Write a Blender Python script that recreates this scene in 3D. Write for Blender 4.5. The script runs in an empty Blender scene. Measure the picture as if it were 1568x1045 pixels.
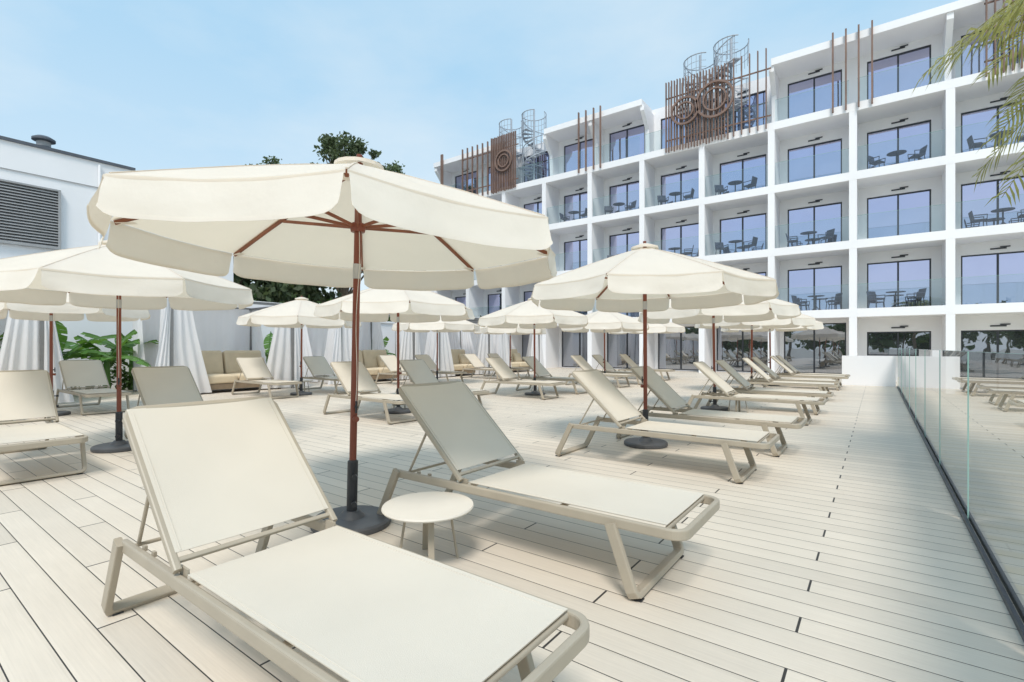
import bpy, math, random
from mathutils import Vector, Matrix, noise as mnoise
random.seed(7)
sc = bpy.context.scene
sc.view_settings.view_transform='Standard'; sc.view_settings.look='None'; sc.view_settings.exposure=0
rad=math.radians

# ---------------------------------------------------------------- materials
def mat(name, col, rough=.6, var=.06, nscale=3.0, metal=0, bump=0, bscale=60, spec=.4, island=0, trans=0, tcol=None, stretch=None, bdist=.01):
    m=bpy.data.materials.new(name); m.use_nodes=True
    nt=m.node_tree; N=nt.nodes; L=nt.links
    b=N['Principled BSDF']; out=N['Material Output']
    b.inputs['Roughness'].default_value=rough; b.inputs['Metallic'].default_value=metal
    b.inputs['Specular IOR Level'].default_value=spec
    tc=N.new('ShaderNodeTexCoord'); mp=N.new('ShaderNodeMapping')
    L.new(tc.outputs['Object'],mp.inputs['Vector'])
    if stretch: mp.inputs['Scale'].default_value=stretch
    nz=N.new('ShaderNodeTexNoise'); nz.inputs['Scale'].default_value=nscale; nz.inputs['Detail'].default_value=5
    L.new(mp.outputs['Vector'],nz.inputs['Vector'])
    mr=N.new('ShaderNodeMapRange'); mr.inputs['From Min'].default_value=.3; mr.inputs['From Max'].default_value=.7
    mr.inputs['To Min'].default_value=1-var; mr.inputs['To Max'].default_value=1+var
    L.new(nz.outputs['Fac'],mr.inputs['Value'])
    val=mr.outputs['Result']
    if island:
        g=N.new('ShaderNodeNewGeometry'); m2=N.new('ShaderNodeMapRange')
        m2.inputs['To Min'].default_value=1-island; m2.inputs['To Max'].default_value=1+island
        L.new(g.outputs['Random Per Island'],m2.inputs['Value'])
        mu=N.new('ShaderNodeMath'); mu.operation='MULTIPLY'
        L.new(val,mu.inputs[0]); L.new(m2.outputs['Result'],mu.inputs[1]); val=mu.outputs[0]
    vm=N.new('ShaderNodeVectorMath'); vm.operation='SCALE'; vm.inputs[0].default_value=col
    L.new(val,vm.inputs['Scale']); L.new(vm.outputs[0],b.inputs['Base Color'])
    if bump:
        n2=N.new('ShaderNodeTexNoise'); n2.inputs['Scale'].default_value=bscale; n2.inputs['Detail'].default_value=3
        L.new(mp.outputs['Vector'],n2.inputs['Vector'])
        bp=N.new('ShaderNodeBump'); bp.inputs['Strength'].default_value=bump; bp.inputs['Distance'].default_value=bdist
        L.new(n2.outputs['Fac'],bp.inputs['Height']); L.new(bp.outputs['Normal'],b.inputs['Normal'])
    if trans:
        t=N.new('ShaderNodeBsdfTranslucent'); t.inputs['Color'].default_value=(*(tcol or col),1)
        mx=N.new('ShaderNodeMixShader'); mx.inputs[0].default_value=trans
        L.new(b.outputs[0],mx.inputs[1]); L.new(t.outputs[0],mx.inputs[2]); L.new(mx.outputs[0],out.inputs['Surface'])
    return m

def glass_mat(name, tint, base_refl=.06, gain=.9):
    m=bpy.data.materials.new(name); m.use_nodes=True
    nt=m.node_tree; N=nt.nodes; L=nt.links; N.remove(N['Principled BSDF']); out=N['Material Output']
    tr=N.new('ShaderNodeBsdfTransparent'); tr.inputs['Color'].default_value=(*tint,1)
    gl=N.new('ShaderNodeBsdfGlossy'); gl.inputs['Roughness'].default_value=.0
    fr=N.new('ShaderNodeLayerWeight'); fr.inputs['Blend'].default_value=.25
    mr=N.new('ShaderNodeMapRange'); mr.inputs['To Min'].default_value=base_refl; mr.inputs['To Max'].default_value=gain
    L.new(fr.outputs['Fresnel'],mr.inputs['Value'])
    mx=N.new('ShaderNodeMixShader'); L.new(mr.outputs['Result'],mx.inputs[0])
    L.new(tr.outputs[0],mx.inputs[1]); L.new(gl.outputs[0],mx.inputs[2]); L.new(mx.outputs[0],out.inputs['Surface'])
    return m

def window_mat(name, refl=.5, tint=(.72,.76,1.0), dark=(.02,.024,.045)):
    m=bpy.data.materials.new(name); m.use_nodes=True
    nt=m.node_tree; N=nt.nodes; L=nt.links; b=N['Principled BSDF']; out=N['Material Output']
    b.inputs['Roughness'].default_value=.25
    tc=N.new('ShaderNodeTexCoord'); nz=N.new('ShaderNodeTexNoise'); nz.inputs['Scale'].default_value=.9
    L.new(tc.outputs['Object'],nz.inputs['Vector'])
    cr=N.new('ShaderNodeValToRGB'); cr.color_ramp.elements[0].position=.42; cr.color_ramp.elements[1].position=.62
    cr.color_ramp.elements[0].color=(*dark,1); cr.color_ramp.elements[1].color=(dark[0]*4,dark[1]*4,dark[2]*3.2,1)
    L.new(nz.outputs['Fac'],cr.inputs[0]); L.new(cr.outputs[0],b.inputs['Base Color'])
    gl=N.new('ShaderNodeBsdfGlossy'); gl.inputs['Roughness'].default_value=.01; gl.inputs['Color'].default_value=(*tint,1)
    n2=N.new('ShaderNodeTexNoise'); n2.inputs['Scale'].default_value=.8
    L.new(tc.outputs['Object'],n2.inputs['Vector'])
    bp=N.new('ShaderNodeBump'); bp.inputs['Strength'].default_value=.25; bp.inputs['Distance'].default_value=.02
    L.new(n2.outputs['Fac'],bp.inputs['Height']); L.new(bp.outputs[0],gl.inputs['Normal'])
    mx=N.new('ShaderNodeMixShader'); mx.inputs[0].default_value=refl
    L.new(b.outputs[0],mx.inputs[1]); L.new(gl.outputs[0],mx.inputs[2]); L.new(mx.outputs[0],out.inputs['Surface'])
    return m

def deck_mat():
    m=bpy.data.materials.new('composite_deck'); m.use_nodes=True
    nt=m.node_tree; N=nt.nodes; L=nt.links; b=N['Principled BSDF']
    def M(op,a,bb=None,c=None):
        n=N.new('ShaderNodeMath'); n.operation=op
        for i,v in enumerate((a,bb,c)):
            if v is None: continue
            if isinstance(v,(int,float)): n.inputs[i].default_value=v
            else: L.new(v,n.inputs[i])
        return n.outputs[0]
    tc=N.new('ShaderNodeTexCoord'); sp=N.new('ShaderNodeSeparateXYZ'); L.new(tc.outputs['Object'],sp.inputs[0])
    X,Y=sp.outputs[0],sp.outputs[1]
    yy=M('ADD',M('DIVIDE',M('SUBTRACT',Y,2.46),.145),.5)
    i=M('FLOOR',yy); f=M('FRACT',yy)
    edge=M('ABSOLUTE',M('SUBTRACT',f,.5))
    gap=M('GREATER_THAN',edge,.5-.017)
    off=M('MULTIPLY',M('FLOORED_MODULO',i,3.0),.8)
    xx=M('DIVIDE',M('ADD',M('ADD',X,.273),off),2.4)
    fx=M('ABSOLUTE',M('SUBTRACT',M('FRACT',M('ADD',xx,.5)),.5))
    joint=M('LESS_THAN',fx,.0022)
    dark=M('MAXIMUM',gap,joint)
    soft=N.new('ShaderNodeMapRange'); soft.inputs['From Min'].default_value=.40; soft.inputs['From Max'].default_value=.485
    soft.inputs['To Min'].default_value=1; soft.inputs['To Max'].default_value=0
    L.new(edge,soft.inputs['Value'])
    cmb=N.new('ShaderNodeCombineXYZ'); L.new(i,cmb.inputs[0]); L.new(M('FLOOR',M('ADD',xx,0)),cmb.inputs[1])
    wn=N.new('ShaderNodeTexWhiteNoise'); L.new(cmb.outputs[0],wn.inputs['Vector'])
    mp=N.new('ShaderNodeMapping'); mp.inputs['Scale'].default_value=(1.5,60,1); L.new(tc.outputs['Object'],mp.inputs['Vector'])
    gr=N.new('ShaderNodeTexNoise'); gr.inputs['Scale'].default_value=2; gr.inputs['Detail'].default_value=7; gr.inputs['Roughness'].default_value=.65; L.new(mp.outputs[0],gr.inputs['Vector'])
    big=N.new('ShaderNodeTexNoise'); big.inputs['Scale'].default_value=.9; big.inputs['Detail'].default_value=8; big.inputs['Roughness'].default_value=.65; L.new(tc.outputs['Object'],big.inputs['Vector'])
    v=M('ADD',M('ADD',.66,M('MULTIPLY',wn.outputs['Value'],.14)),M('ADD',M('MULTIPLY',gr.outputs['Fac'],.28),M('MULTIPLY',big.outputs['Fac'],.26)))
    vm=N.new('ShaderNodeVectorMath'); vm.operation='SCALE'; vm.inputs[0].default_value=(.675,.595,.495); L.new(v,vm.inputs['Scale'])
    mx=N.new('ShaderNodeMix'); mx.data_type='RGBA'; L.new(dark,mx.inputs['Factor']); L.new(vm.outputs[0],mx.inputs['A']); mx.inputs['B'].default_value=(.04,.036,.032,1)
    L.new(mx.outputs['Result'],b.inputs['Base Color'])
    b.inputs['Specular IOR Level'].default_value=.35
    L.new(M('ADD',.38,M('MULTIPLY',big.outputs['Fac'],.25)),b.inputs['Roughness'])
    hb=M('ADD',M('MULTIPLY',soft.outputs['Result'],1.0),M('MULTIPLY',gr.outputs['Fac'],.2))
    bp=N.new('ShaderNodeBump'); bp.inputs['Strength'].default_value=.35; bp.inputs['Distance'].default_value=.004
    L.new(hb,bp.inputs['Height']); L.new(bp.outputs[0],b.inputs['Normal'])
    return m

def tile_mat():
    m=bpy.data.materials.new('pool_terrace_tiles'); m.use_nodes=True
    nt=m.node_tree; N=nt.nodes; L=nt.links; b=N['Principled BSDF']
    tc=N.new('ShaderNodeTexCoord')
    br=N.new('ShaderNodeTexBrick'); br.inputs['Scale'].default_value=1; br.inputs['Brick Width'].default_value=.9; br.inputs['Row Height'].default_value=.3
    br.inputs['Mortar Size'].default_value=.008; br.inputs['Color1'].default_value=(.74,.71,.64,1); br.inputs['Color2'].default_value=(.68,.64,.56,1); br.inputs['Mortar'].default_value=(.4,.37,.32,1)
    L.new(tc.outputs['Object'],br.inputs['Vector'])
    wv=N.new('ShaderNodeTexWave'); wv.wave_type='BANDS'; wv.bands_direction='Y'; wv.inputs['Scale'].default_value=.8
    L.new(tc.outputs['Object'],wv.inputs['Vector'])
    gt=N.new('ShaderNodeMath'); gt.operation='GREATER_THAN'; gt.inputs[1].default_value=.6; L.new(wv.outputs['Fac'],gt.inputs[0])
    mx=N.new('ShaderNodeMix'); mx.data_type='RGBA'; L.new(gt.outputs[0],mx.inputs['Factor']); L.new(br.outputs['Color'],mx.inputs['A']); mx.inputs['B'].default_value=(.62,.52,.32,1)
    L.new(mx.outputs['Result'],b.inputs['Base Color']); b.inputs['Roughness'].default_value=.6
    return m

WHITE=mat('white_render',(.86,.855,.865),.75,.03,.7,bump=.08,bscale=25)
WHITE2=mat('white_facade_paint',(.86,.855,.865),.7,.03,.4)
FABRIC=mat('canopy_fabric',(.85,.79,.71),.85,.03,2.5,bump=.4,bscale=7,spec=.1,trans=.36,tcol=(.97,.84,.64))
VALANCE=mat('valance_fabric',(.835,.785,.71),.85,.03,3,bump=.35,bscale=12,spec=.1,trans=.25,tcol=(.95,.85,.69))
WOODRED=mat('mahogany_pole',(.22,.062,.036),.42,.2,6,spec=.4,stretch=(1,1,.1))
RIBW=mat('rib_wood',(.24,.085,.045),.5,.2,6)
BLACKM=mat('dark_iron',(.028,.03,.035),.45,.2,8,spec=.5)
BASEM=mat('base_plate_iron',(.085,.088,.095),.5,.2,8,spec=.5)
STEEL=mat('steel',(.5,.5,.5),.3,.05,5,metal=.9)
TAUPE=mat('taupe_aluminium',(.41,.355,.275),.42,.06,6,spec=.5)
SLING=mat('sling_fabric',(.745,.68,.58),.8,.035,2,bump=.25,bscale=420,spec=.15,trans=.12,tcol=(.72,.66,.56))
TABLET=mat('table_top',(.74,.68,.59),.5,.03,5)
CURT=mat('curtain_fabric',(.89,.885,.89),.9,.02,2,spec=.05,trans=.4,tcol=(.93,.92,.94))
POSTG=mat('grey_post',(.22,.22,.22),.5,.08,5)
CUSH=mat('cushion_beige',(.66,.55,.39),.9,.06,5,bump=.2,bscale=120,spec=.1)
SOFAF=mat('sofa_frame',(.24,.18,.12),.6,.15,8)
FRAME=mat('dark_window_frame',(.045,.05,.06),.4,.1,3)
SLAT=mat('rust_slats',(.21,.135,.108),.65,.2,2)
STAIR=mat('painted_stair_steel',(.38,.42,.47),.45,.08,3)
VENT=mat('louvre_grey',(.36,.36,.36),.5,.08,3)
CHAIRM=mat('balcony_furniture',(.045,.06,.10),.5,.15,5)
LEAF=mat('tree_foliage',(.10,.13,.07),.6,.35,.5,island=.45,trans=.3,tcol=(.15,.2,.07),spec=.2)
LEAF2=mat('hedge_foliage',(.06,.11,.035),.6,.35,.7,island=.45,trans=.25,tcol=(.12,.2,.04),spec=.2)
BANANA=mat('banana_leaf',(.09,.20,.045),.4,.2,2,island=.25,trans=.35,tcol=(.2,.38,.05),spec=.4)
PALML=mat('palm_leaflet',(.27,.27,.10),.5,.3,2,island=.55,trans=.4,tcol=(.52,.48,.15),spec=.3)
BARK=mat('bark',(.16,.125,.09),.85,.3,4,bump=.6,bscale=15)
GROUND=mat('ground_paving',(.40,.38,.33),.8,.12,.3,bump=.1,bscale=6)
CAP=mat('dark_parapet_cap',(.10,.11,.13),.5,.1,3)
GLASS=glass_mat('railing_glass',(.90,.955,.94),.07,.85)
BGLASS=glass_mat('balcony_glass',(.83,.915,.915),.09,.65)
GEDGE=mat('glass_edge',(.25,.42,.38),.2,.05,3,spec=.6)
WIN=window_mat('window_glass',.68,(.70,.72,.98),(.03,.034,.06))
WING=window_mat('ground_window_glass',.42,(.8,.83,.92),(.02,.024,.03))

# ---------------------------------------------------------------- mesh builder
class MB:
    def __init__(s): s.v=[];s.f=[];s.m=[];s.mats=[];s.sm=[]
    def mi(s,m):
        if m not in s.mats: s.mats.append(m)
        return s.mats.index(m)
    def add(s,vs,fs,m,smooth=False):
        o=len(s.v); k=s.mi(m)
        s.v+= [tuple(p) for p in vs]
        for f in fs: s.f.append([o+i for i in f]); s.m.append(k); s.sm.append(smooth)
    def box(s,x0,x1,y0,y1,z0,z1,m):
        vs=[(x,y,z) for z in(z0,z1) for y in(y0,y1) for x in(x0,x1)]
        s.add(vs,[(0,2,3,1),(4,5,7,6),(0,1,5,4),(2,6,7,3),(0,4,6,2),(1,3,7,5)],m)
    def rbox(s,c,size,r,m,rot=None,seg=3,puff=0):
        n=10; vs=[];fs=[]
        hx,hy,hz=[a/2 for a in size]
        def P(d):
            q=Vector((max(-hx+r,min(hx-r,d.x)),max(-hy+r,min(hy-r,d.y)),max(-hz+r,min(hz-r,d.z))))
            e=d-q
            if e.length>1e-9: e=e.normalized()*r
            p=q+e
            if puff:
                k=(1-(p.x/hx)**2)*(1-(p.y/hy)**2); p.z+=puff*k*(1 if p.z>0 else -1)
            return p
        for ax in range(3):
            for sg in (-1,1):
                o=len(vs)
                for a in range(n+1):
                    for b in range(n+1):
                        def cc(t,h):
                            t=-1+2*t/n
                            return h*(math.copysign(abs(t)**.6,t)) if t else 0
                        H=[hx,hy,hz]; u,w=[k for k in range(3) if k!=ax]
                        d=[0,0,0]; d[ax]=sg*H[ax]; d[u]=cc(a,H[u]); d[w]=cc(b,H[w])
                        vs.append(P(Vector(d)))
                for a in range(n):
                    for b in range(n):
                        q=[o+a*(n+1)+b,o+(a+1)*(n+1)+b,o+(a+1)*(n+1)+b+1,o+a*(n+1)+b+1]
                        fs.append(q if (sg==1)==(ax!=1) else q[::-1])
        R=rot or Matrix.Identity(3)
        s.add([R@p+Vector(c) for p in vs],fs,m,True)
    def tube(s,p,q,r0,m,r1=None,n=10,cap=True):
        r1=r0 if r1 is None else r1
        p=Vector(p);q=Vector(q);t=(q-p).normalized()
        a=t.orthogonal().normalized(); b=t.cross(a)
        vs=[]
        for c,r in((p,r0),(q,r1)):
            for i in range(n):
                th=2*math.pi*i/n; vs.append(c+a*math.cos(th)*r+b*math.sin(th)*r)
        fs=[(i,(i+1)%n,n+(i+1)%n,n+i) for i in range(n)]
        s.add(vs,fs,m,True)
        if cap: s.add(vs[:n],[tuple(range(n))[::-1]],m); s.add(vs[n:],[tuple(range(n))],m)
    def lathe(s,prof,m,c=(0,0,0),n=32):
        vs=[];fs=[]
        for r,z in prof:
            for i in range(n):
                th=2*math.pi*i/n; vs.append((c[0]+r*math.cos(th),c[1]+r*math.sin(th),c[2]+z))
        for k in range(len(prof)-1):
            for i in range(n):
                fs.append((k*n+i,k*n+(i+1)%n,(k+1)*n+(i+1)%n,(k+1)*n+i))
        s.add(vs,fs,m,False)
    def sweep(s,path,nrm,w,h,m,r=.006,closed=False):
        P=[Vector(p) for p in path]; nrm=Vector(nrm).normalized()
        prof=[]
        for cx,cy,a0 in((w/2-r,h/2-r,0),(-w/2+r,h/2-r,90),(-w/2+r,-h/2+r,180),(w/2-r,-h/2+r,270)):
            for k in range(3):
                a=rad(a0+45*k); prof.append((cx+r*math.cos(a),cy+r*math.sin(a)))
        n=len(prof); vs=[]
        for i,p in enumerate(P):
            t0=(P[i]-P[i-1]).normalized() if i>0 else (P[1]-P[0]).normalized()
            t1=(P[i+1]-P[i]).normalized() if i<len(P)-1 else t0
            t=(t0+t1).normalized(); sc_=1/max(.3,t.dot(t0)); b=nrm.cross(t)
            for a,c in prof: vs.append(p+b*a*sc_+nrm*c)
        fs=[]
        for k in range(len(P)-1):
            for i in range(n): fs.append((k*n+i,k*n+(i+1)%n,(k+1)*n+(i+1)%n,(k+1)*n+i))
        s.add(vs,fs,m,False)
        s.add(vs[:n],[tuple(range(n))[::-1]],m); s.add(vs[-n:],[tuple(range(n))],m)
    def grid(s,fn,nu,nv,m,smooth=True):
        vs=[fn(i/nu,j/nv) for i in range(nu+1) for j in range(nv+1)]
        fs=[(i*(nv+1)+j,(i+1)*(nv+1)+j,(i+1)*(nv+1)+j+1,i*(nv+1)+j+1) for i in range(nu) for j in range(nv)]
        s.add(vs,fs,m,smooth)
    def mesh(s,name):
        me=bpy.data.meshes.new(name); me.from_pydata(s.v,[],s.f)
        for m in s.mats: me.materials.append(m)
        me.polygons.foreach_set('material_index',s.m); me.polygons.foreach_set('use_smooth',s.sm)
        me.update(); return me
    def obj(s,name,loc=(0,0,0),rz=0,parent=None):
        return place(s.mesh(name),name,loc,rz,parent)
def place(me,name,loc=(0,0,0),rz=0,parent=None,rx=0,ry=0,s=1):
    o=bpy.data.objects.new(name,me); sc.collection.objects.link(o); o.location=loc; o.rotation_euler=(rx,ry,rz); o.scale=(s,s,s)
    if parent: o.parent=parent
    return o
def empty(name,loc=(0,0,0)):
    o=bpy.data.objects.new(name,None); sc.collection.objects.link(o); o.location=loc; return o

# ---------------------------------------------------------------- camera
cd=bpy.data.cameras.new('camera'); cam=bpy.data.objects.new('camera',cd); sc.collection.objects.link(cam)
cam.location=(0,0,1.2); cam.rotation_euler=(rad(90),0,rad(36.4)); cd.lens=17.4; cd.sensor_width=36; cd.shift_y=.0061
cd.clip_start=.05; cd.clip_end=2000; sc.camera=cam

# ---------------------------------------------------------------- world & sun
w=bpy.data.worlds.new('World'); sc.world=w; w.use_nodes=True
N=w.node_tree.nodes; L=w.node_tree.links; bg=N['Background']
SE,SA=rad(55),rad(150)
sky=N.new('ShaderNodeTexSky'); sky.sky_type='NISHITA'; sky.sun_disc=False; sky.sun_elevation=SE; sky.sun_rotation=SA
sky.air_density=1.0; sky.dust_density=1.2; sky.ozone_density=1.5
tc=N.new('ShaderNodeTexCoord'); mp=N.new('ShaderNodeMapping'); mp.inputs['Scale'].default_value=(1,1,2.4)
L.new(tc.outputs['Generated'],mp.inputs[0])
nz=N.new('ShaderNodeTexNoise'); nz.inputs['Scale'].default_value=1.5; nz.inputs['Detail'].default_value=8; nz.inputs['Roughness'].default_value=.53
L.new(mp.outputs[0],nz.inputs['Vector'])
sp=N.new('ShaderNodeSeparateXYZ'); L.new(tc.outputs['Generated'],sp.inputs[0])
el=N.new('ShaderNodeMapRange'); el.inputs['From Min'].default_value=0; el.inputs['From Max'].default_value=.60
el.inputs['To Min'].default_value=1.0; el.inputs['To Max'].default_value=0; L.new(sp.outputs[2],el.inputs['Value'])
cl=N.new('ShaderNodeMapRange'); cl.inputs['From Min'].default_value=.42; cl.inputs['From Max'].default_value=.75
cl.inputs['To Min'].default_value=0; cl.inputs['To Max'].default_value=.8; L.new(nz.outputs['Fac'],cl.inputs['Value'])
ad=N.new('ShaderNodeMath'); ad.operation='ADD'; ad.use_clamp=True; L.new(el.outputs[0],ad.inputs[0]); L.new(cl.outputs[0],ad.inputs[1])
hz=N.new('ShaderNodeMix'); hz.data_type='RGBA'; L.new(ad.outputs[0],hz.inputs['Factor'])
hz.inputs['A'].default_value=(2.65,4.75,6.5,1); hz.inputs['B'].default_value=(5.4,6.25,6.75,1)
mx=N.new('ShaderNodeMix'); mx.data_type='RGBA'; mx.inputs['Factor'].default_value=.87; L.new(sky.outputs[0],mx.inputs['A'])
L.new(hz.outputs['Result'],mx.inputs['B'])
L.new(mx.outputs['Result'],bg.inputs['Color']); bg.inputs['Strength'].default_value=.15
sd=bpy.data.lights.new('sun','SUN'); sd.energy=2.85; sd.angle=rad(16); sd.color=(1,.945,.875)
so=bpy.data.objects.new('sun',sd); sc.collection.objects.link(so)
dirv=Vector((math.sin(SA)*math.cos(SE),math.cos(SA)*math.cos(SE),math.sin(SE)))
so.rotation_euler=dirv.to_track_quat('Z','Y').to_euler(); so.location=dirv*40

# ---------------------------------------------------------------- ground & deck
b=MB(); b.box(-400,400,-400,400,-.75,-.55,GROUND); b.obj('ground')
b=MB(); b.box(.62,14,-6,25.4,-.549,-.5,tile_mat()); b.obj('pool_terrace')
b=MB(); DK=deck_mat(); b.box(-18,.56,-7,25.4,-.12,0,DK); b.obj('deck')
b=MB(); b.box(-18,.54,-6.98,25.4,-.549,-.121,WHITE); b.obj('deck_retaining_wall')

# ---------------------------------------------------------------- hotel
hotel=empty('hotel_building')
COL=[2.16-2.93*j for j in range(-3,10)]
XR,XL=COL[0],COL[-1]
YF,YW=24.0,25.5
LV=[2.74,5.48,8.22,10.96]; TH=.33
ROOF=13.75
opens={5,6,9}
walls=MB(); fr=MB(); gl=MB(); glg=MB(); rail=MB(); vent=MB()
for z in LV:
    walls.box(XL-.14,XR+.14,YF,YW,z-TH,z,WHITE2)
for i,x in enumerate(COL):
    zs=[-.55]+LV
    for k in range(4):
        walls.box(x-.13,x+.13,YF+.004,YW,zs[k],LV[k]-TH,WHITE2)
floors=[(-.55 ,LV[0]-TH)]+[(LV[k],(LV[k+1]-TH) if k<3 else ROOF-.3) for k in range(4)]
def window(x0,x1,z0,z1,g,mull=True):
    t=.05
    fr.box(x0,x0+t,YW+.06,YW+.14,z0,z1,FRAME); fr.box(x1-t,x1,YW+.06,YW+.14,z0,z1,FRAME)
    fr.box(x0+t,x1-t,YW+.06,YW+.14,z1-t,z1,FRAME); fr.box(x0+t,x1-t,YW+.06,YW+.14,z0,z0+t,FRAME)
    c=(x0+x1)/2
    if mull: fr.box(c-.03,c+.03,YW+.055,YW+.135,z0+t,z1-t,FRAME)
    g.box(x0+t,c-.03,YW+.09,YW+.11,z0+t,z1-t,g.gm); g.box(c+.03,x1-t,YW+.105,YW+.125,z0+t,z1-t,g.gm)
gl.gm=WIN; glg.gm=WING
for i in range(len(COL)-1):
    xr,xl=COL[i],COL[i+1]; c=(xr+xl)/2
    for k,(z0,z1) in enumerate(floors):
        hw=1.03; wt=z0+1.97; wb=z0+.02
        if k==0:
            if i==3: wb,wt=.85,1.84
            elif i<3: wb,wt=-.5,1.84
            else: wb,wt=.03,2.25; hw=1.18
        if k==4: wt=z0+2.2
        walls.box(xl,c-hw,YW,YW+.3,z0,z1,WHITE2); walls.box(c+hw,xr,YW,YW+.3,z0,z1,WHITE2)
        walls.box(c-hw,c+hw,YW,YW+.3,wt,z1,WHITE2)
        if wb>z0+.001: walls.box(c-hw,c+hw,YW,YW+.3,z0,wb,WHITE2)
        window(c-hw,c+hw,wb,wt,glg if k==0 else gl)
        if wt+.2<z1:
            vent.box(c-.22,c+.22,YW-.03,YW-.002,wt+.13,wt+.18,FRAME)
            vent.box(c+.05,c+.32,YW-.04,YW-.002,wt+.19,wt+.23,FRAME)
        if k>0:
            y=YF+.10; rail.add([(xl+.14,y,z0+.02),(xr-.14,y,z0+.02),(xr-.14,y,z0+.98),(xl+.14,y,z0+.98)],[(0,1,2,3)],BGLASS)
            rail.box(xl+.14,xr-.14,YF+.097,YF+.108,z0+.981,z0+.99,GEDGE)
    if i not in opens:
        walls.box(xl,xr,YF,YW+.3,ROOF-.3,ROOF,WHITE2)
    else:
        walls.box(xl,xr,YW,YW+.3,ROOF-.3,ROOF,WHITE2)
for j,x in enumerate(COL):
    if j in (0,2,3,5,7,8,9,10,12):
        t=.1
        z0=LV[3]; z1=ROOF-.302
        pts=[(YW,z0+0.002),(YW,z1),(YF+.06,z1),(YF+.06,z1-.25),(YF+.75,z0+1.5),(YF+.85,z0+.002)]
        vs=[(x-t,y,z) for y,z in pts]+[(x+t,y,z) for y,z in pts]; n=len(pts)
        walls.add(vs,[tuple(range(n)),tuple(range(2*n-1,n-1,-1))]+[(a,a+n,(a+1)%n+n,(a+1)%n) for a in range(n)],WHITE2)
walls.box(XL-.14,XR+.14,YW+.301,YW+12,-.55,ROOF-.02,WHITE2)
walls.box(XL-.14,XL+.0,YF,YW+.3,ROOF-.298,ROOF-.002,WHITE2)
for x,y,s,h in((-22.9,26.5,.5,1.3),(-14,27.5,.6,.6),(-10.5,26.6,.4,.7),(-.6,26.2,.5,.8),(1.6,27,.8,.5)):
    walls.box(x-s/2,x+s/2,y,y+s,ROOF-.02,ROOF+h,WHITE2)
walls.obj('walls_and_slabs',parent=hotel); fr.obj('window_frames',parent=hotel); gl.obj('window_panes',parent=hotel)
glg.obj('ground_floor_panes',parent=hotel); rail.obj('balcony_glass_railings',parent=hotel); vent.obj('air_vents',parent=hotel)
sl=MB()
def slats(xs,z0=10.72,z1=14.1,w=.045,y=23.9,jit=0):
    for x in xs:
        d=random.uniform(-jit,jit)
        sl.box(x-w/2,x+w/2,y-.05,y+.05,z0+d,z1+d*.6,SLAT)
fr_=lambda a,b_,s:[a+s*i for i in range(int((b_-a)/s)+1)]
slats(fr_(-8.28,-5.35,.135),jit=.06); slats(fr_(-5.2,-3.75,.33),z1=14.2); slats(fr_(-8.2,-5.5,.27),y=24.4,z0=10.97)
slats([-1.44,-1.0,-.58,-.15],z1=13.95,w=.06); slats([-13.1,-12.66,-12.2,-11.8],z1=14.0,w=.06)
slats([-23.5,-23.4],w=.08); slats(fr_(-21.6,-19.4,.42),z1=14.0,w=.06); slats(fr_(-19.2,-17.3,.13),jit=.05); slats(fr_(3.1,4.6,.22),z1=14)
for a,c in((-8.3,-3.7),(-21.6,-17.2),(3.05,4.65)):
    for z in(11.25,13.3): sl.box(a,c,23.96,24.0-.005,z,z+.06,SLAT)
for cx,cz,R in((-7.35,12.45,.62),(-6.0,12.6,.80),(-18.2,12.5,.6)):
    for R_,th in((R,.10),(R*.62,.07)):
        P=[(cx+R_*math.cos(2*math.pi*k/40),23.80,cz+R_*math.sin(2*math.pi*k/40)) for k in range(41)]
        sl.sweep(P,(0,1,0),th,.08,SLAT,.01)
sl.obj('vertical_slat_screen',parent=hotel)
b=MB(); b.box(-33,-24.5,29,40,-.55,13.2,WHITE2); b.box(-33.2,-24.4,28.8,40.1,13.201,13.5,WHITE)
for k in range(4):
    for x in(-31,-28,-25.9):
        b.box(x-.7,x+.7,28.96,28.99,1+k*3,2.9+k*3,WIN); b.box(x-.76,x+.76,28.965,28.985,.94+k*3,2.96+k*3,FRAME)
b.obj('annex_building')

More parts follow.
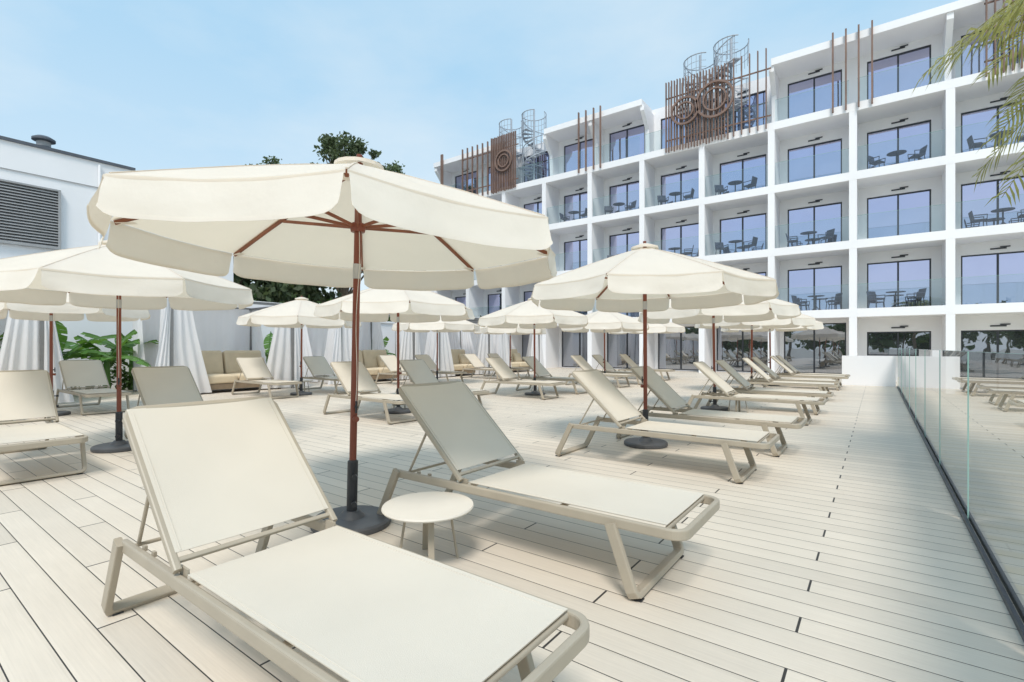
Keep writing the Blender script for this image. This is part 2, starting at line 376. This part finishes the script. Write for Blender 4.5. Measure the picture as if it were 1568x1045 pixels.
def spiral(name,x,y,z0,R,H,turns,a0=0):
    b=MB(); n=int(turns*14); up=H+1.0
    b.tube((0,0,0),(0,0,up+.3),.06,STAIR)
    pr=None
    for i in range(n):
        a=a0+2*math.pi*i/14; z=(i+1)*H/n; da=2*math.pi/14
        c0,s0,c1,s1=math.cos(a),math.sin(a),math.cos(a+da),math.sin(a+da)
        vs=[(0.05*c0,.05*s0,z),(R*c0,R*s0,z),(R*c1,R*s1,z),(.05*c1,.05*s1,z)]
        vs+= [(p[0],p[1],p[2]-.04) for p in vs]
        b.add(vs,[(0,1,2,3),(7,6,5,4),(0,4,5,1),(1,5,6,2),(2,6,7,3)],STAIR)
        b.tube((R*c0,R*s0,z),(R*c0,R*s0,z+1.0),.014,STAIR,n=5,cap=False)
        q=(R*c0,R*s0,z+1.0)
        if pr:
            b.tube(pr,q,.028,STAIR,n=6,cap=False)
            b.tube((pr[0],pr[1],pr[2]-.5),(q[0],q[1],q[2]-.5),.012,STAIR,n=5,cap=False)
            b.tube((pr[0],pr[1],pr[2]-1.02),(q[0],q[1],q[2]-1.02),.04,STAIR,n=6,cap=False)
        pr=q
    m=18
    for i in range(m):
        a=2*math.pi*i/m*.85; a2=2*math.pi*(i+1)/m*.85
        for z,r in((H+1.0,.03),(H+.65,.012),(H+.35,.012)):
            b.tube((R*1.05*math.cos(a),R*1.05*math.sin(a),z),(R*1.05*math.cos(a2),R*1.05*math.sin(a2),z),r,STAIR,n=5,cap=False)
        b.tube((R*1.05*math.cos(a),R*1.05*math.sin(a),H),(R*1.05*math.cos(a),R*1.05*math.sin(a),H+1),.014,STAIR,n=5,cap=False)
    b.obj(name,(x,y,z0))
spiral('spiral_staircase',-6.9,24.75,LV[3],.72,3.1,1.6)
spiral('spiral_staircase',-5.5,24.75,LV[3],.72,3.4,1.6,2)
spiral('spiral_staircase',-18.3,24.75,LV[3],.72,3.1,1.6)
spiral('spiral_staircase',-16.6,24.75,LV[3],.7,3.2,1.6,1)

# balcony furniture
b=MB()
for sx in(-.24,.24):
    for sy in(-.22,.22): b.tube((sx,sy,0),(sx*.85,sy*.85,.44),.018,CHAIRM,n=6)
    b.tube((sx*1.05,-.22,.64),(sx*1.05,.2,.64),.02,CHAIRM,n=6); b.tube((sx*1.05,-.2,.42),(sx*1.05,-.22,.64),.016,CHAIRM,n=6)
b.rbox((0,0,.45),(.5,.46,.05),.02,CHAIRM)
b.rbox((0,.24,.66),(.5,.04,.40),.018,CHAIRM,Matrix.Rotation(rad(-12),3,'X'))
chairM=b.mesh('balcony_chair')
b=MB(); b.lathe([(0,.72),(.36,.72),(.36,.745),(0,.745)],CHAIRM,n=24); b.tube((0,0,.02),(0,0,.72),.03,CHAIRM)
for a in range(4): b.tube((0,0,.25),(.26*math.cos(a*1.57+.78),.26*math.sin(a*1.57+.78),.0),.018,CHAIRM,n=6)
btabM=b.mesh('balcony_table')
for i in range(1,10):
    c=(COL[i]+COL[i+1])/2
    for k in range(3):
        if (i*7+k*3)%5==4: continue
        z=LV[k]
        dx=random.uniform(-.15,.15)
        place(btabM,'balcony_table',(c+dx,24.75,z+.001),s=.88)
        place(chairM,'balcony_chair',(c+dx-.62,24.8+random.uniform(-.1,.1),z+.001),rad(70+random.uniform(-40,40)),s=.86)
        place(chairM,'balcony_chair',(c+dx+.62,24.8+random.uniform(-.1,.1),z+.001),rad(-70+random.uniform(-40,40)),s=.86)

# ---------------------------------------------------------------- end parapet + glass fence
b=MB(); b.box(-.9,.46,19.0,19.2,.001,.93,WHITE); b.obj('end_parapet_wall')
b=MB(); y=-1.1
while y<19:
    ya,yb_=y+.01,min(19.0,y+1.88)-.01
    b.add([(.506,ya,.02),(.506,yb_,.02),(.506,yb_,1.17),(.506,ya,1.17)],[(0,1,2,3)],GLASS)
    b.box(.501,.511,ya,yb_,1.1701,1.172,GEDGE); b.box(.502,.510,ya-.002,ya-.0005,.02,1.17,GEDGE)
    y+=1.9
gf=empty('glass_railing'); b.obj('glass_panels',parent=gf)
b=MB(); b.box(.480,.498,-1.1,19.0,.001,.03,FRAME); b.box(.514,.54,-1.1,19.0,.001,.045,STEEL); b.obj('base_channel',parent=gf)

# ---------------------------------------------------------------- umbrella
def umbrella_mesh(seed):
    rnd=random.Random(seed); b=MB(); R=1.41; za,zr=2.42,1.93; ph=rad(7)
    def rib(k,t):
        a=ph+k*math.pi/4; return Vector((R*t*math.cos(a),R*t*math.sin(a),za-(za-zr)*t**1.12))
    def edge(k,s,t):
        p=rib(k,t).lerp(rib(k+1,t),s); q=math.sin(math.pi*s)
        p.z-=.020*q*t*t; c=Vector((p.x,p.y,0))
        fold=mnoise.noise(Vector((s*4+k*7,t*1.4,seed*4.1)))
        e=1-.75*t**8
        p.z+=q*t*e*(.018*fold+.006*mnoise.noise(Vector((p.x*7,p.y*7,seed*3))))
        if c.length>0: p-=c.normalized()*.03*q*t*t
        return p
    for k in range(8):
        b.grid(lambda u,v:edge(k,v,.04+.96*u),24,24,FABRIC)
        f=rnd.choice((1.5,2,2.5)); p0=rnd.uniform(0,6); amp=rnd.uniform(.004,.010); ln=rnd.uniform(.182,.198)
        am=ph+(k+.5)*math.pi/4; o=Vector((math.cos(am),math.sin(am),0))
        tilt=rnd.uniform(.01,.08)
        def val(u,v):
            p=edge(k,.006+.988*v,1)+o*.006
            corner=1-.22*abs(2*v-1)**16
            p.z-=u*(ln*corner+.0015*math.sin(v*2*math.pi*f+p0))
            n_=mnoise.noise(Vector((v*4,u*1.5,k+seed*10)))+.25*mnoise.noise(Vector((v*13,u*2,k+seed*10)))
            return p+o*(amp*math.sin(v*2*math.pi*f+p0)*u+tilt*u*.7+.014*n_*u)
        b.grid(val,8,40,VALANCE)
        def seam(u,v):
            p=edge(k,v,1)+o*.010; p.z-=.004+.016*u; return p
        b.grid(seam,1,24,FABRIC)
        def hem(u,v):
            p=val(.9+.1*u,v); return p+o*.003
        b.grid(hem,1,40,VALANCE)
        P=[rib(k,t)+Vector((0,0,.003)) for t in(.05,.3,.6,.99)]
        b.sweep(P,(-math.sin(ph+k*math.pi/4),math.cos(ph+k*math.pi/4),0),.004,.012,FABRIC,.001)
    b.lathe([(.0,.045),(.05,.042),(.16,.005),(.165,-.02)],FABRIC,(0,0,za),16)
    b.tube((0,0,za+.04),(0,0,za+.075),.02,WOODRED)
    for k in range(8):
        dz=Vector((0,0,-.022))
        p=[rib(k,t)+dz for t in(.03,.35,.7,.985)]
        nrm=Vector((-math.sin(ph+k*math.pi/4),math.cos(ph+k*math.pi/4),0))
        b.sweep(p,nrm,.026,.016,RIBW,.003)
        b.sweep([Vector((0.03*math.cos(ph+k*math.pi/4),.03*math.sin(ph+k*math.pi/4),2.01)),rib(k,.56)+Vector((0,0,-.035))],nrm,.022,.013,RIBW,.003)
        q=rib(k,.95); r_=Vector((math.cos(ph+k*math.pi/4),math.sin(ph+k*math.pi/4),0))
        b.grid(lambda u,v:q+r_*(-.06+.1*u)+nrm*(-.03+.06*v)+Vector((0,0,-.034-.012*u)),2,2,VALANCE)
    b.tube((0,0,.36),(0,0,za+.02),.0235,WOODRED,n=16)
    b.lathe([(.024,0),(.045,0),(.05,.02),(.05,.05),(.04,.06),(.024,.06)],WOODRED,(0,0,1.975),20)
    b.lathe([(.024,0),(.045,0),(.045,.05),(.024,.06)],WOODRED,(0,0,za-.1),20)
    b.lathe([(.0245,0),(.027,.0),(.027,.10),(.0245,.10)],STEEL,(0,0,1.66),20)
    b.lathe([(.024,0),(.0345,0),(.0345,.38),(.024,.39)],BLACKM,(0,0,.05),20)
    for z in(.16,.34): b.tube((.03,0,z),(.065,-.03,z),.008,BLACKM); b.tube((.06,-.026,z),(.085,-.045,z),.018,BLACKM)
    b.tube((.02,.0,.80),(.045,-.015,.80),.011,BLACKM); b.tube((.045,-.015,.76),(.045,-.015,.84),.007,BLACKM); b.tube((.02,0,.72),(.055,-.02,.72),.02,WOODRED)
    pr=Vector((.03,-.01,1.98))
    for k in range(1,11):
        q=Vector((.03+.012*math.sin(k*.9),-.012,1.98-.115*k)); b.tube(pr,q,.0025,VALANCE,n=5,cap=False); pr=q
    b.lathe([(0,0),(.25,0),(.26,.012),(.26,.04),(.245,.052),(.09,.058),(.05,.1),(0,.1)],BASEM,n=40)
    return b.mesh('sun_umbrella')
UM=[umbrella_mesh(s) for s in(1,2,3)]
umb=[(-2.86,2.05),(-2.28,5.85),(-2.5,9.95),(-2.65,14.2),(-2.7,17.4),
     (-7.2,1.95),(-7.1,6.1),(-6.95,10.4),(-7.0,14.5),(-7.0,18.0),
     (-11.7,2.2),(-11.7,6.9),(-11.6,11.6),(-11.6,15.6)]
for i,(x,y) in enumerate(umb):
    r=0 if i==0 else random.choice((0,1,2,3,4,5,6,7))*math.pi/4+random.uniform(-.12,.12)
    place(UM[i%3],'sun_umbrella',(x,y,0.001),r,rx=random.uniform(-.01,.01),ry=.022 if i==0 else random.uniform(-.012,.012))

# ---------------------------------------------------------------- sun lounger
def lounger_mesh():
    b=MB(); yo=.318
    def arc(cx,cy,r,a0,a1,n=6): return [(cx+r*math.cos(rad(a0+(a1-a0)*i/n)),cy+r*math.sin(rad(a0+(a1-a0)*i/n))) for i in range(n+1)]
    z=.350
    pth=[(.02,-yo)]+arc(1.925-.07,-yo+.07,.07,-90,0)+arc(1.925-.07,yo-.07,.07,0,90)+[(.02,yo)]
    b.sweep([(x,y,z) for x,y in pth],(0,0,1),.028,.05,TAUPE,.007)
    def U(xt,zt,xb,zb,w_,h_,y):
        A=Vector((xt,-y,zt));B=Vector((xb,-y,zb)); C=Vector((xb,y,zb)); D=Vector((xt,y,zt))
        n=(B-A).cross(C-B).normalized()
        t=(B-A).normalized(); r=.03
        P=[A,B-t*r,B-t*r*.3+Vector((0,r*.3,0)),B+Vector((0,r,0)),C-Vector((0,r,0)),C-Vector((0,r*.3,0))-t*r*.3,C-t*r,D]
        b.sweep(P,n,w_,h_,TAUPE,.006)
    U(.03,.372,-.15,.019,.03,.055,yo+.020)
    U(1.58,.345,1.70,.019,.03,.055,yo+.020)
    hx,hz,tx,tz=.60,.385,.02,.925; yb=.320
    d=Vector((tx-hx,0,tz-hz)); Ld=d.length; d.normalize(); nn=Vector((d.z,0,-d.x))
    if nn.z<0: nn=-nn
    H=Vector((hx,0,hz))
    def Q(u,y,o=0): return H+d*u+Vector((0,y,0))+nn*o
    P=[Q(.01,-yb),Q(Ld-.05,-yb),Q(Ld-.015,-yb+.015),Q(Ld,-yb+.05),Q(Ld,yb-.05),Q(Ld-.015,yb-.015),Q(Ld-.05,yb),Q(.01,yb)]
    b.sweep(P,nn,.028,.028,TAUPE,.007)
    b.sweep([Q(.05,-yb),Q(.05,yb)],nn,.020,.020,TAUPE,.005)
    def bf(u,v):
        y=-yb+.006+(2*yb-.012)*v; sag=-.014*math.sin(math.pi*v)*math.sin(math.pi*(.1+.8*u))
        return Q(.075+(Ld-.08)*u,y,.0155+sag)
    b.grid(bf,10,10,SLING)
    b.grid(lambda u,v:bf(u,v)-nn*.003,10,10,SLING)
    for s_ in(-1,1): b.sweep([Q(.08,s_*(yb-.024),.0165),Q(Ld-.02,s_*(yb-.024),.0165)],nn,.005,.002,SLING,.0008)
    x0,x1=.635,1.845; ys=.304
    def sf(u,v):
        return Vector((x0+(x1-x0)*u,-ys+2*ys*v,.385-.012*math.sin(math.pi*v)*math.sin(math.pi*(.05+.9*u))))
    b.grid(sf,14,10,SLING); b.grid(lambda u,v:sf(u,v)-Vector((0,0,.003)),14,10,SLING)
    for s_ in(-1,1): b.sweep([(x0,s_*(ys-.02),.3845),(x1,s_*(ys-.02),.3845)],(0,0,1),.005,.003,SLING,.001)
    for x in(x0+.005,x1-.006): b.tube((x,-yo,.360),(x,yo,.360),.011,TAUPE,n=10)
    b.tube((1.24,-yo,.335),(1.24,yo,.335),.0125,TAUPE,n=10)
    b.box(x0-.0,x0+.02,-ys,ys,.366,.3805,SLING)
    for s_ in(-1,1):
        b.box(.56,.63,s_*.298-.004,s_*.298+.004,.345,.40,TAUPE)
        b.tube(Q(.42,s_*.30,-.015),(.10,s_*.29,.365),.008,TAUPE,n=8)
        b.tube((.10,-.31,.362),(.10,.31,.362),.009,TAUPE,n=8) if s_>0 else None
        for x in(.30,.20): b.box(x-.012,x+.012,s_*.298-.006,s_*.298+.006,.365,.385,TAUPE)
    for s_ in(-1,1):
        for x in(-.15,1.70): b.box(x-.03,x+.03,s_*.30-.02,s_*.30+.02,0,.006,BLACKM)
    return b.mesh('sun_lounger')
LM=lounger_mesh()
rows=[(-2.62,[1.04,2.55,5.03,6.40,9.10,10.5,13.1,14.5,16.7,17.9]),
      (-7.80,[1.14,2.55,5.4,7.1,9.8,11.4,14.0,15.4,17.7]),
      (-12.9,[1.2,2.87,6.2,8.0,10.6,12.1,14.7,16.1])]
for ri,(x,ys) in enumerate(rows):
    for k,y in enumerate(ys):
        j=0 if (ri==0 and k<2) else 1
        place(LM,'sun_lounger',(x+j*random.uniform(-.06,.06),y+j*random.uniform(-.05,.05),.001),j*random.uniform(-.04,.04))

b=MB(); h=.315
b.lathe([(0,h-.02),(.235,h-.02),(.252,h-.016),(.256,h-.008),(.252,h),(0,h)],TABLET,n=64)
for a in(35,125,215,305):
    c,s_=math.cos(rad(a)),math.sin(rad(a))
    b.sweep([(.12*c,.12*s_,h-.02),(.165*c,.165*s_,.0)],(-s_,c,0),.012,.034,TAUPE,.004)
b.lathe([(.10,h-.035),(.16,h-.035),(.16,h-.021),(.10,h-.021)],TAUPE,n=32)
tm=b.mesh('side_table')
place(tm,'side_table',(-2.03,1.96,.001),.3)
for x,y in((-7.3,6.35),(-7.2,10.9),(-12.3,7.3),(-2.05,9.75)): place(tm,'side_table',(x,y,.001),random.random())

# ---------------------------------------------------------------- cabanas with curtains and daybeds
def cabana(seed):
    rnd=random.Random(seed); b=MB(); hw=1.55; hd=1.25; H=2.45
    for sx in(-hd,hd):
        for sy in(-hw,hw): b.box(sx-.035,sx+.035,sy-.035,sy+.035,0,H,POSTG)
    for sx in(-hd,hd): b.box(sx-.035,sx+.035,-hw+.036,hw-.036,H-.07,H,POSTG)
    for sy in(-hw,hw): b.box(-hd+.036,hd-.036,sy-.035,sy+.035,H-.07,H,POSTG)
    b.grid(lambda u,v:((-hd-.06)+(2*hd+.12)*u,(-hw-.06)+(2*hw+.12)*v,H+.01+.12*math.sin(math.pi*u)*math.sin(math.pi*v)),8,8,CURT)
    def curtain(p,dx,dy,wt,wb,cent=0.5):
        f=rnd.uniform(2.5,4)*max(1,wb/1.0); ph=rnd.uniform(0,6)
        def fn(u,v):
            w_=wt+(wb-wt)*u**1.3
            off=(v)*w_
            am=.012+.026*u
            s_=am*math.sin(v*2*math.pi*f+ph+.8*u+1.5*mnoise.noise(Vector((v*3,u*2,ph))))+.02*math.sin(v*5+u*4+ph)
            return (p[0]+dx*off-dy*s_,p[1]+dy*off+dx*s_,H-.05-(H-.09)*u)
        b.grid(fn,14,70,CURT)
    for sx in(-1,1):
        for sy in(-1,1):
            curtain((sx*(hd-.02),sy*(hw-.02)),0,-sy,.42,rnd.uniform(.7,.95))
            curtain((sx*(hd-.02),sy*(hw+.02)),-sx,0,.5,rnd.uniform(.9,1.2))
    curtain((-hd+.08,-hw+.1),0,1,2*hw-.2,2*hw-.2)
    for sy in(-1,1): curtain((hd+.04,sy*hw),0,sy,.12,.5)
    return b.mesh('cabana_tent')
CM=[cabana(5),cabana(6)]
b=MB()
b.box(-.5,.5,-1.02,1.02,.08,.2,SOFAF)
for sx in(-.46,.46):
    for sy in(-.98,.98): b.box(sx-.03,sx+.03,sy-.03,sy+.03,0,.079,SOFAF)
b.box(-.54,-.49,-1.02,1.02,.201,.72,SOFAF)
for sy in(-1,1): b.box(-.489,.45,sy*.995-.03,sy*.995+.03,.201,.50,SOFAF)
for sy in(-.48,.48):
    b.rbox((.03,sy,.30),(.93,.93,.2),.05,CUSH,puff=.02)
    b.rbox((-.36,sy,.66),(.20,.92,.60),.06,CUSH,Matrix.Rotation(rad(-12),3,'Y'))
for sy in(-.75,.7): b.rbox((-.16,sy,.58),(.16,.46,.42),.06,CUSH,Matrix.Rotation(rad(-22),3,'Y'))
DB=b.mesh('daybed_sofa')
for i,y in enumerate((.9,6.3,11.0,15.4,19.4)):
    place(CM[i%2],'cabana_tent',(-15.0,y,.001),0)
    place(DB,'daybed_sofa',(-14.45,y+.1,.001),0,s=1.15)

# ---------------------------------------------------------------- perimeter wall, left building
b=MB(); b.box(-18.3,-18.05,-8,26,-.55,2.3,WHITE); b.box(-18.36,-17.99,-8,26,2.301,2.38,WHITE2); b.obj('perimeter_wall')
lb=empty('service_building')
b=MB(); b.box(-34,-20,-14,5.8,-.55,7.1,WHITE); b.box(-34.05,-19.95,-14.05,5.85,7.101,7.19,CAP)
b.box(-34,-20.003,5.81,9.0,-.55,5.6,WHITE)
b.obj('walls',parent=lb)
b=MB()
z0,z1=4.2,5.9; y0,y1=.2,3.9
for k in range(20):
    z=z0+(z1-z0)*k/20
    b.add([(-19.99,y0,z+.07),(-19.9,y0,z+.0),(-19.9,y1,z),(-19.99,y1,z+.07),(-19.99,y0,z+.085),(-19.9,y0,z+.015),(-19.9,y1,z+.015),(-19.99,y1,z+.085)],[(0,1,2,3),(4,7,6,5),(1,5,6,2),(0,4,5,1),(3,2,6,7)],VENT)
b.box(-19.998,-19.985,y0,y1,z0,z1,FRAME)
for a,c in((y0-.06,y0),(y1,y1+.06)): b.box(-19.998,-19.88,a,c,z0-.05,z1+.05,VENT)
b.box(-19.998,-19.88,y0,y1,z1,z1+.05,VENT); b.box(-19.998,-19.88,y0,y1,z0-.05,z0-.001,VENT)
b.obj('louvre_grille',parent=lb)
b=MB(); b.tube((-20.6,3.7,7.1),(-20.6,3.7,7.5),.17,VENT,n=20); b.lathe([(.17,0),(.28,.03),(.28,.09),(.17,.16),(0,.18)],CAP,(-20.6,3.7,7.5),20); b.lathe([(.17,0),(.2,0),(.2,.05),(.17,.05)],CAP,(-20.6,3.7,7.3),20); b.obj('roof_vent_chimney',parent=lb)
b=MB()
for y in(4.9,-1): b.tube((-19.93,y,-.5),(-19.93,y,7.0),.04,WHITE2,n=10)
b.box(-19.995,-19.97,-13.9,5.7,6.28,6.30,VENT)
b.obj('downpipes',parent=lb)

# ---------------------------------------------------------------- vegetation
def leaf_cloud(b,clumps,n,size,m,rnd,flat=.8):
    vs=[];fs=[]
    for c,r in clumps:
        for _ in range(n):
            d=Vector((rnd.gauss(0,1),rnd.gauss(0,1),rnd.gauss(0,1))); d.normalize()
            p=Vector(c)+Vector((d.x*r,d.y*r,d.z*r*flat))*(rnd.random()**.45)
            a=Vector((rnd.gauss(0,1),rnd.gauss(0,1),rnd.gauss(0,1)-.6)).normalized()
            q=a.orthogonal().normalized(); q=(q*math.cos(rnd.random()*6)+a.cross(q)*math.sin(rnd.random()*6)).normalized()
            l=size*rnd.uniform(.6,1.3); w_=l*.32
            o=len(vs); vs+=[p,p+a*l*.5+q*w_,p+a*l,p+a*l*.5-q*w_]; fs.append((o,o+1,o+2,o+3))
    b.add(vs,fs,m)
def tree(name,loc,H,R,seed,dens=170,nc=34,lsz=.42,z0=.4,cr=.4):
    rnd=random.Random(seed); b=MB()
    p=Vector((0,0,0)); r=.028*H
    pts=[p]
    for i in range(5):
        q=p+Vector((rnd.uniform(-.3,.3),rnd.uniform(-.3,.3),H*.15)); b.tube(p,q,r,BARK,r*.82,n=10,cap=False); r*=.82; p=q; pts.append(p)
    clumps=[]
    for i in range(nc):
        a=rnd.uniform(0,2*math.pi); zz=rnd.uniform(z0,1)**.9
        rr_=R*math.sqrt(max(.05,1-((zz-.62)/.42)**2))*rnd.uniform(.35,1.05)
        c=Vector((rr_*math.cos(a),rr_*math.sin(a),H*zz-.3))
        clumps.append((c,rnd.uniform(.07,.17)*R+cr))
        s0=rnd.choice(pts[2:]); mid=s0.lerp(c,.55)+Vector((0,0,.3))
        b.tube(s0,mid,.04+.003*H,BARK,.05,n=6,cap=False); b.tube(mid,c,.05,BARK,.02,n=5,cap=False)
    leaf_cloud(b,clumps,dens,lsz,LEAF,rnd)
    b.obj(name,loc)
tree('eucalyptus_tree',(-27.4,19.2,-.55),15.5,2.8,3,dens=85,nc=105,lsz=.25,cr=.15)
tree('eucalyptus_tree',(-34.2,18.6,-.55),15.3,2.6,4,dens=70,nc=70,lsz=.25,cr=.15)
tree('eucalyptus_tree',(-34.0,28.0,-.55),17.9,2.4,5,nc=60,dens=70,lsz=.27,cr=.15)
tree('eucalyptus_tree',(-26.0,13.5,-.55),8.5,3.4,9)
tree('eucalyptus_tree',(-27.0,8.5,-.55),7.5,3.2,11)
rnd=random.Random(21); b=MB()
cl=[((-19.3+rnd.uniform(-.6,.5),y_,rnd.uniform(.8,2.8)),rnd.uniform(.5,.9)) for y_ in [6+.35*i for i in range(48)] for _ in range(1)]
leaf_cloud(b,cl,220,.2,LEAF2,rnd)
for y_ in range(6,23,2): b.tube((-19.3,y_,-.55),(-19.3,y_+.2,2),.06,BARK,.03)
b.obj('hedge')
rnd=random.Random(31); b=MB(); cl=[]
for i in range(34):
    x=-60+i*3+rnd.uniform(-1,1); y_=-26+rnd.uniform(-3,3); h=rnd.uniform(3,6.5)
    b.tube((x,y_,-.55),(x,y_,h*.7),.22,BARK,.1)
    for _ in range(7): cl.append(((x+rnd.uniform(-1.8,1.8),y_+rnd.uniform(-1.5,1.5),h*rnd.uniform(.35,1)),rnd.uniform(1,1.7)))
leaf_cloud(b,cl,90,.7,LEAF2,rnd)
b.obj('distant_trees')
def banana(loc,seed,n=9,L0=1.5):
    rnd=random.Random(seed); b=MB()
    b.tube((0,0,0),(0,0,.9),.09,BANANA,.06,n=12)
    for i in range(n):
        a=i*2.4+rnd.uniform(-.3,.3); Ll=L0*rnd.uniform(.7,1.1); el=rnd.uniform(.5,1.3)
        dr=Vector((math.cos(a),math.sin(a),0)); sd_=Vector((-math.sin(a),math.cos(a),0)); wd=rnd.uniform(.19,.28)
        def mid(u):
            t=u*Ll; return Vector((0,0,.8))+dr*(t*math.cos(el)+.15*u*u*Ll)+Vector((0,0,t*math.sin(el)-.62*u*u*Ll*math.cos(el)))
        for k in range(8): b.tube(mid(k/8),mid((k+1)/8),.016,BANANA,.014,n=6,cap=False)
        for s_ in(-1,1):
            segs=9
            for g in range(segs):
                u0=.22+.78*g/segs; u1=.22+.78*(g+.95)/segs
                def wf(u): x=(u-.22)/.78; return wd*math.sin(math.pi*min(1,x*.93+.06))**.55
                dz=rnd.uniform(-.04,.02)
                A=mid(u0);B=mid(u1);C=B+sd_*s_*wf(u1)+Vector((0,0,-.05+dz))+dr*.06;D=A+sd_*s_*wf(u0)+Vector((0,0,-.05+dz))+dr*.05
                b.add([A,B,C,D],[(0,1,2,3)],BANANA)
    b.obj('banana_plant',loc)
banana((-16.0,3.1,0),1,9,1.7); banana((-15.7,4.0,0),2,8,1.45); banana((-16.9,2.5,0),3,8,1.8); banana((-17.0,4.9,0),6,8,1.5)
rnd=random.Random(5); b=MB()
leaf_cloud(b,[((-17.1+rnd.uniform(-.2,.3),1.8+.3*i,rnd.uniform(.25,.8)),.4) for i in range(12)],160,.14,LEAF2,rnd); b.obj('shrub')
banana((-17.0,8.8,0),4,8,1.3); banana((-17.0,13.3,0),5,8,1.3)

def palm(loc,H,seed):
    rnd=random.Random(seed); b=MB()
    for k in range(12):
        b.tube((0.03*math.sin(k),0,H*k/12),(0.03*math.sin(k+1),0,H*(k+1)/12),.13-.003*k,BARK,.12-.003*k,n=12,cap=False)
    for i in range(58):
        a=i*2.399+rnd.uniform(-.2,.2); Ll=rnd.uniform(1.6,2.1); el=rnd.uniform(-.45,.95)
        dr=Vector((math.cos(a),math.sin(a),0)); sd_=Vector((-math.sin(a),math.cos(a),0))
        def mid(u):
            t=u*Ll; return Vector((0,0,H))+dr*(t*math.cos(el))+Vector((0,0,t*math.sin(el)-.5*Ll*u*u))
        for k in range(10): b.tube(mid(k/10),mid((k+1)/10),.012-.001*k,PALML,n=5,cap=False)
        nl=44
        vs=[];fs=[]
        for k in range(nl):
            u=.15+.85*k/nl; p=mid(u); tg=(mid(min(1,u+.02))-mid(u-.02)).normalized()
            for s_ in(-1,1):
                ll=.40*math.sin(math.pi*(.15+.75*(u-.15)/.85))**.6*rnd.uniform(.8,1.1)
                d1=(sd_*s_*.75+tg*.65+Vector((0,0,rnd.uniform(-.25,.1)))).normalized()
                d2=(d1+Vector((0,0,-.7))).normalized(); ww=tg.cross(d1).cross(d1).normalized()*.011
                o=len(vs); m1=p+d1*ll*.5; e1=m1+d2*ll*.5
                vs+=[p-ww*.5,p+ww*.5,m1+ww,m1-ww,e1]; fs+=[(o,o+1,o+2,o+3),(o+3,o+2,o+4)]
        b.add(vs,fs,PALML)
    b.obj('palm_tree',loc)
palm((2.25,5.3,-.5),4.6,3)
